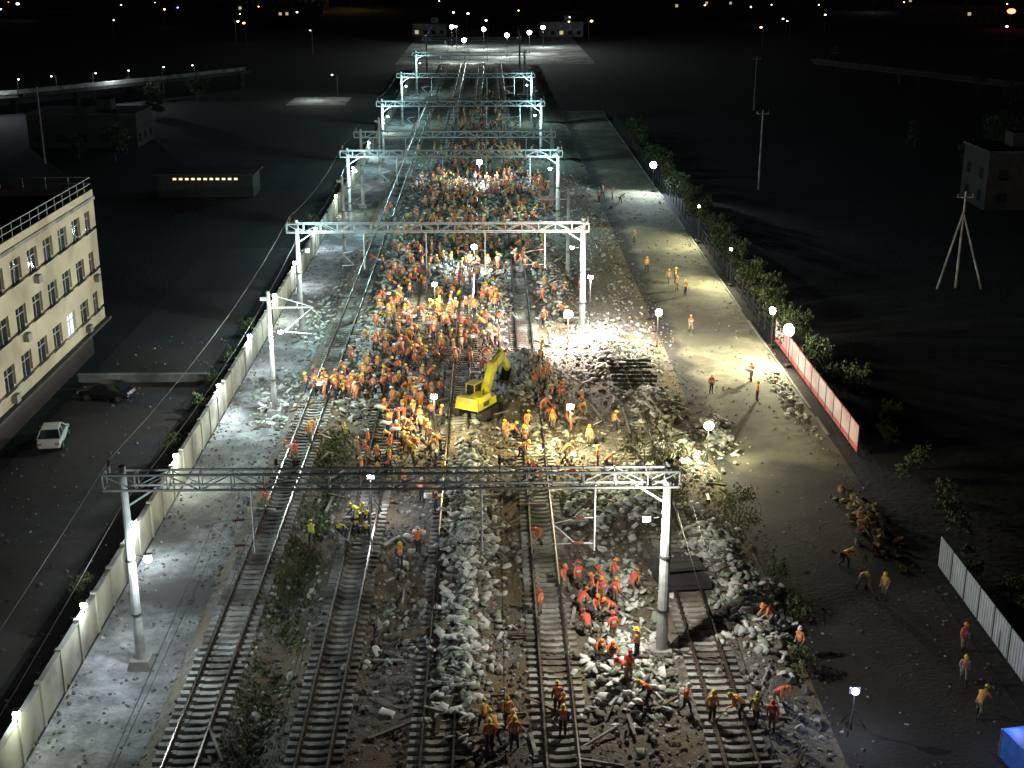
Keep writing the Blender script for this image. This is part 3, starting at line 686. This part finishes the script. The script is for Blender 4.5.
def worker_mesh(P):
    vs=[];rd=[];ed=[];seg=[];roots=[]
    def av(p,r): vs.append(Vector(p)); rd.append(r if isinstance(r,tuple) else (r,r)); return len(vs)-1
    def ae(a,b,lab): ed.append((a,b)); seg.append((a,b,lab))
    pe=av(P['pelvis'],(.15,.125)); roots.append(pe)
    wa=av(P['pelvis'].lerp(P['chest'],.5),(.15,.12)); ch=av(P['chest'],(.18,.13))
    nb=av(P['neck'],(.09,.085)); nt=av(P['neck'].lerp(P['head'],.7),(.058,.058))
    ae(pe,wa,'vest');ae(wa,ch,'vest');ae(ch,nb,'vest');ae(nb,nt,'neck')
    sc_=P['chest'].lerp(P['neck'],.78)
    for sg,k,a,e,w in ((-1,'kL','aL','eL','wL'),(1,'kR','aR','eR','wR')):
        sh=av(sc_+V(sg*.185,0,0),.078); el=av(P[e],.058); fa=av(P[e].lerp(P[w],.5),.05); wr=av(P[w],.034)
        dr=(P[w]-P[e]).normalized(); pm=av(P[w]+dr*.075,(.042,.024))
        ae(ch,sh,'vest');ae(sh,el,'arm');ae(el,fa,'arm');ae(fa,wr,'arm');ae(wr,pm,'glove')
        curl=V(0,0,-1) if abs(dr.z)<.7 else V(0,1,0); curl=(curl-dr*curl.dot(dr)).normalized(); side=dr.cross(curl).normalized()
        for fi,(off,L) in enumerate(((-.03,.065),(-.01,.075),(.01,.07),(.03,.055))):
            r0=av(P[w]+dr*.07+side*off,.009); r1=av(P[w]+dr*(.07+L*.6)+side*off*1.1+curl*.012,.009); r2=av(P[w]+dr*(.07+L)+side*off*1.1+curl*.045,.008)
            roots.append(r0); ae(r0,r1,'glove'); ae(r1,r2,'glove')
        r0=av(P[w]+dr*.025-side*.025*sg,.011); r1=av(P[w]+dr*.055-side*.06*sg+curl*.01,.0105); r2=av(P[w]+dr*.085-side*.068*sg+curl*.025,.009)
        roots.append(r0); ae(r0,r1,'glove'); ae(r1,r2,'glove')
        hp=av(P['pelvis']+V(sg*.1,.0,-.05),.11); kn=av(P[k],.078); cf=av(P[k].lerp(P[a],.35),.068); an=av(P[a],.052)
        ft=av(P[a]+V(sg*.02,.15,-.05),(.045,.04))
        ae(pe,hp,'leg');ae(hp,kn,'leg');ae(kn,cf,'leg');ae(cf,an,'boot');ae(an,ft,'boot')
    me=bpy.data.meshes.new('w'); me.from_pydata([v[:] for v in vs],ed,[])
    o=bpy.data.objects.new('w',me); COL.objects.link(o)
    md=o.modifiers.new('s','SKIN'); 
    if not me.skin_vertices:
        bm=bmesh.new(); bm.from_mesh(me); bm.verts.layers.skin.verify(); bm.to_mesh(me); bm.free()
    sk=me.skin_vertices[0].data
    for i,r in enumerate(rd): sk[i].radius=r; sk[i].use_root=(i in roots)
    sb=o.modifiers.new('b','SUBSURF'); sb.levels=1
    dg=bpy.context.evaluated_depsgraph_get(); dg.update(); m2=bpy.data.meshes.new_from_object(o.evaluated_get(dg))
    b=MB(); 
    V2=[v.co.copy() for v in m2.vertices]; idx={'vest':0,'stripe':1,'arm':2,'leg':3,'boot':4,'glove':5,'neck':6}
    for f in m2.polygons:
        c=Vector(f.center); best=1e9; lab='vest'; tt=0
        for (i,j,l) in seg:
            d=vs[j]-vs[i]; t=max(0,min(1,(c-vs[i]).dot(d)/d.length_squared)); q=(c-(vs[i]+d*t)).length-(sum(rd[i])/2*(1-t)+sum(rd[j])/2*t)
            if q<best: best=q; lab=l; tt=t; ss=(i,j)
        if lab=='vest' and ss[0]==wa and .5<tt<.8: lab='stripe'
        b.m.append(idx[lab]); b.f.append(tuple(f.vertices))
    b.v=[tuple(v) for v in V2]
    bpy.data.objects.remove(o)
    hd=(P['head']-P['neck']).normalized(); tilt=max(-1.0,-math.atan2(hd.y,hd.z)*.55)
    Mh=Matrix.Translation(P['head']+hd*.075)@Matrix.Rotation(tilt,4,'X')
    h=MB(); h.ball((0,0,0),.1,6,.78,.95,1.15,n=14,m=10)
    h.add([(-.016,.088,-.02),(.016,.088,-.02),(0,.12,-.025),(0,.092,.025)],[(0,1,2),(1,3,2),(3,0,2)],6)
    for e in (-1,1):
        h.ball((e*.079,-.002,-.005),.024,6,.4,.8,1.2,6,5); h.ball((e*.03,.084,.012),.011,9,1.2,.6,.8,6,5)
    h.box((0,.087,-.055),(.042,.012,.01),9)
    h.ball((0,-.022,.02),.098,9,.8,.9,1.0,n=12,m=8)
    n=16; rings=[(.128,.03),(.126,.055),(.115,.1),(.085,.14),(.045,.16)]
    vs_=[];fs_=[]
    for r,z in rings:
        for i in range(n):
            a=2*math.pi*i/n; vs_.append((math.cos(a)*r*.9,math.sin(a)*r*1.05,z))
    vs_.append((0,0,.167))
    for j in range(len(rings)-1):
        for i in range(n): fs_.append((j*n+i,j*n+(i+1)%n,(j+1)*n+(i+1)%n,(j+1)*n+i))
    for i in range(n): fs_.append((4*n+i,4*n+(i+1)%n,5*n))
    h.add(vs_,fs_,7)
    br=[];
    for i in range(n):
        a=2*math.pi*i/n; ex=.018+(.04 if math.sin(a)>.3 else 0)
        br+=[(math.cos(a)*.115,math.sin(a)*.134,.036),(math.cos(a)*(.115+.018),math.sin(a)*(.134+ex),.026)]
    h.add(br,[(2*i,2*i+1,(2*i+3)%(2*n),(2*i+2)%(2*n)) for i in range(n)],7)
    h.box((0,0,.165),(.02,.18,.014),7)
    b.add([Mh@Vector(v) for v in h.v],[],0); off=len(b.v)-len(h.v)
    for f,m in zip(h.f,h.m): b.f.append(tuple(i+off for i in f)); b.m.append(m)
    if P['tool']=='shovel':
        b.beam(P['wR']+(P['wR']-P['wL'])*.5+V(0,0,-.02),P['wL']+V(0,0,-.02),.035,.035,8)
        b.beam(P['wL']+V(0,0,-.02),P['wL']+V(-.12,.55,-.5),.035,.035,8)
        q=P['wL']+V(-.12,.55,-.5); b.beam(q,q+V(-.02,.2,-.14),.2,.02,10)
    if P['tool']=='sack':
        ctr=(P['wL']+P['wR'])/2+V(0,.12,.08)
        b.add([Vector(v)*1.0+ctr for v in PV],[tuple(int(i) for i in f) for f in PF],11)
    return b
base=[worker_mesh(p) for p in POSES]
variants=[]
OUT=[(0,0,0,0),(4,3,2,0),(3,2,0,0),(2,2,2,3),(0,2,0,1),(1,0,0,0),(2,2,2,2),(3,2,2,0),(4,2,3,1)]
for pi,b in enumerate(base):
    row=[]
    for (v,j,t,hh) in OUT:
        row.append(b.mesh('worker',[vests[v],WM['stripe'],jack[j],trs[t],WM['boots'],glove,WM['skin'],helm[hh],m_wood,WM['dark'],m_darksteel,m_sack[0]],True))
    variants.append(row)
placed=[]
def person(x,y,pi=None,oi=None,rz=None,z=None,sc=None):
    if pi is None: pi=random.choices(range(7),(4,3,3,1.2,1.5,2,1))[0]
    if oi is None: oi=random.choices(range(9),(5,3,4,4,3,1.3,2,4,3))[0]
    inst('worker',variants[pi][oi],(x,y,(H1(x,y) if z is None else z)-.01),U(0,6.28) if rz is None else rz,sc=sc or U(.96,1.06))
    placed.append((x,y))
def crowd(x,y,rx,ry,n,**k):
    c=0;t=0
    while c<n and t<n*12:
        t+=1; a=random.gauss(x,rx*.62); b_=random.gauss(y,ry*.62)
        if a<-15 or a>9.5: continue
        if abs(b_-97)<4.8 and abs(a-.2)<2.6: continue
        if any(abs(a-p[0])<.55 and abs(b_-p[1])<.6 for p in placed[-300:]): continue
        person(a,b_,**k); c+=1
crowd(-6.3,97,1.5,6,30); crowd(-5.5,90,1.3,4,14); crowd(-13,101,2.4,.7,17); crowd(-12.5,99.5,2,.8,8); crowd(-10,104,3,5,14)
crowd(-8.6,74,1.2,2.2,8,oi=5); crowd(-7.8,86,1.5,4,9); crowd(-12.5,88,1.5,4,5); crowd(-4,74,1.5,8,3)
crowd(-9.5,125,2.2,12,40); crowd(-4.5,127,2,12,36); crowd(0,122,1.5,11,26); crowd(-8,112,2.5,6,26); crowd(-3,110,1.5,4,8); crowd(6,128,2,10,10)
crowd(-9,150,2.5,14,40); crowd(-2,150,3,14,56); crowd(4,150,2,14,24); crowd(-5,170,5,10,56); crowd(3,172,3,12,42)
crowd(-6,192,4,12,64); crowd(2,195,4,14,58); crowd(7,190,2,14,18); crowd(-3,225,6,18,60); crowd(4,225,3,18,34); crowd(-2,265,6,20,48); crowd(0,310,6,24,28)
crowd(4.5,98,2.5,5,12); crowd(6.3,92,2,3,6); crowd(2,90,.8,3,7); crowd(5,84,3,4,7)
crowd(6.3,63.5,1.1,1.8,8,oi=3); crowd(5.6,66,1,3,3,oi=6); crowd(6.2,57.5,1.2,2,5); crowd(.6,51.6,.7,1,6,oi=2); crowd(3.2,52.8,.4,.8,3,oi=0)
for (x,y,p,o) in ((-14.5,77.5,0,3),(-4.6,79,0,4),(-3.3,82,1,7),(-5.8,80.5,0,2),(2.9,82,1,0),(4.0,66,1,3),(2.6,63,0,6),(2.9,72,2,6),(12.2,52.4,1,5),(12.9,52,0,6),(13.6,54.2,2,3),(10.2,52.6,0,2),(11.6,53,2,2),
    (6.6,55.4,0,6),(7.4,54,5,0),(9.1,53.6,1,4),(21.6,100,0,2),(22.1,105,4,7),(18.2,102,0,4),(19.2,120,1,3),(20.6,134,0,2),(20.0,136,6,1),(19.5,139,1,7),(20.3,139.5,0,0),(17.8,145,1,2),(18.0,160,0,1),(17.9,190,0,3),(16.6,192,1,0),(18.8,187,5,2),(15.8,188,0,4),
    (21.2,67,2,1),(22.2,66,0,7),(21,70,5,2),(23.6,57,1,1),(24.6,60,0,3),(23.3,54,5,7),(15.9,59.5,0,4),(14.8,61.5,5,3)):
    person(x,y,p,o)
P=[];S=[]
for i in range(90):
    a=random.gauss(24.0,.6); b_=random.gauss(76.5,2.2); P.append((a,b_,.1+U(0,.6)*math.exp(-((b_-76.5)/2.2)**2))); S.append(U(.6,1.1))
scatter('sandbag_pile',(PV,PF),P,S,[m_wood,m_sack[2],m_rbrick],(3,2,1),tilt=.8,jit=.3,smooth=False)

# ------------------------------------------------------------------ world + moonlight
wd=bpy.data.worlds.new('World'); scn.world=wd; wd.use_nodes=True
nt=wd.node_tree; bg=nt.nodes['Background']; sk=nt.nodes.new('ShaderNodeTexSky'); sk.sky_type='NISHITA'; sk.sun_disc=False
sk.sun_elevation=math.radians(25); sk.sun_rotation=math.radians(200)
mx=nt.nodes.new('ShaderNodeMix'); mx.data_type='RGBA'; mx.blend_type='MULTIPLY'; mx.inputs['Factor'].default_value=1; mx.inputs['B'].default_value=(1,.72,1,1)
nt.links.new(sk.outputs[0],mx.inputs['A']); nt.links.new(mx.outputs['Result'],bg.inputs[0]); bg.inputs[1].default_value=.0016
sl=bpy.data.lights.new('moon','SUN'); sl.energy=.008; sl.angle=.01; sl.color=(.8,.82,1); so=bpy.data.objects.new('moon',sl); COL.objects.link(so); so.rotation_euler=(math.radians(65),0,math.radians(-20))

cam=bpy.data.cameras.new('camera'); cam.lens=45.9; cam.sensor_width=36; cam.clip_end=12000; cam.clip_start=.5
co=bpy.data.objects.new('camera',cam); COL.objects.link(co); co.location=(0,0,35); co.rotation_euler=(math.radians(90-18.46),0,math.radians(-.97))
scn.camera=co
scn.view_settings.view_transform='Standard'; scn.view_settings.look='None'; scn.view_settings.exposure=0
print('people',len(placed))
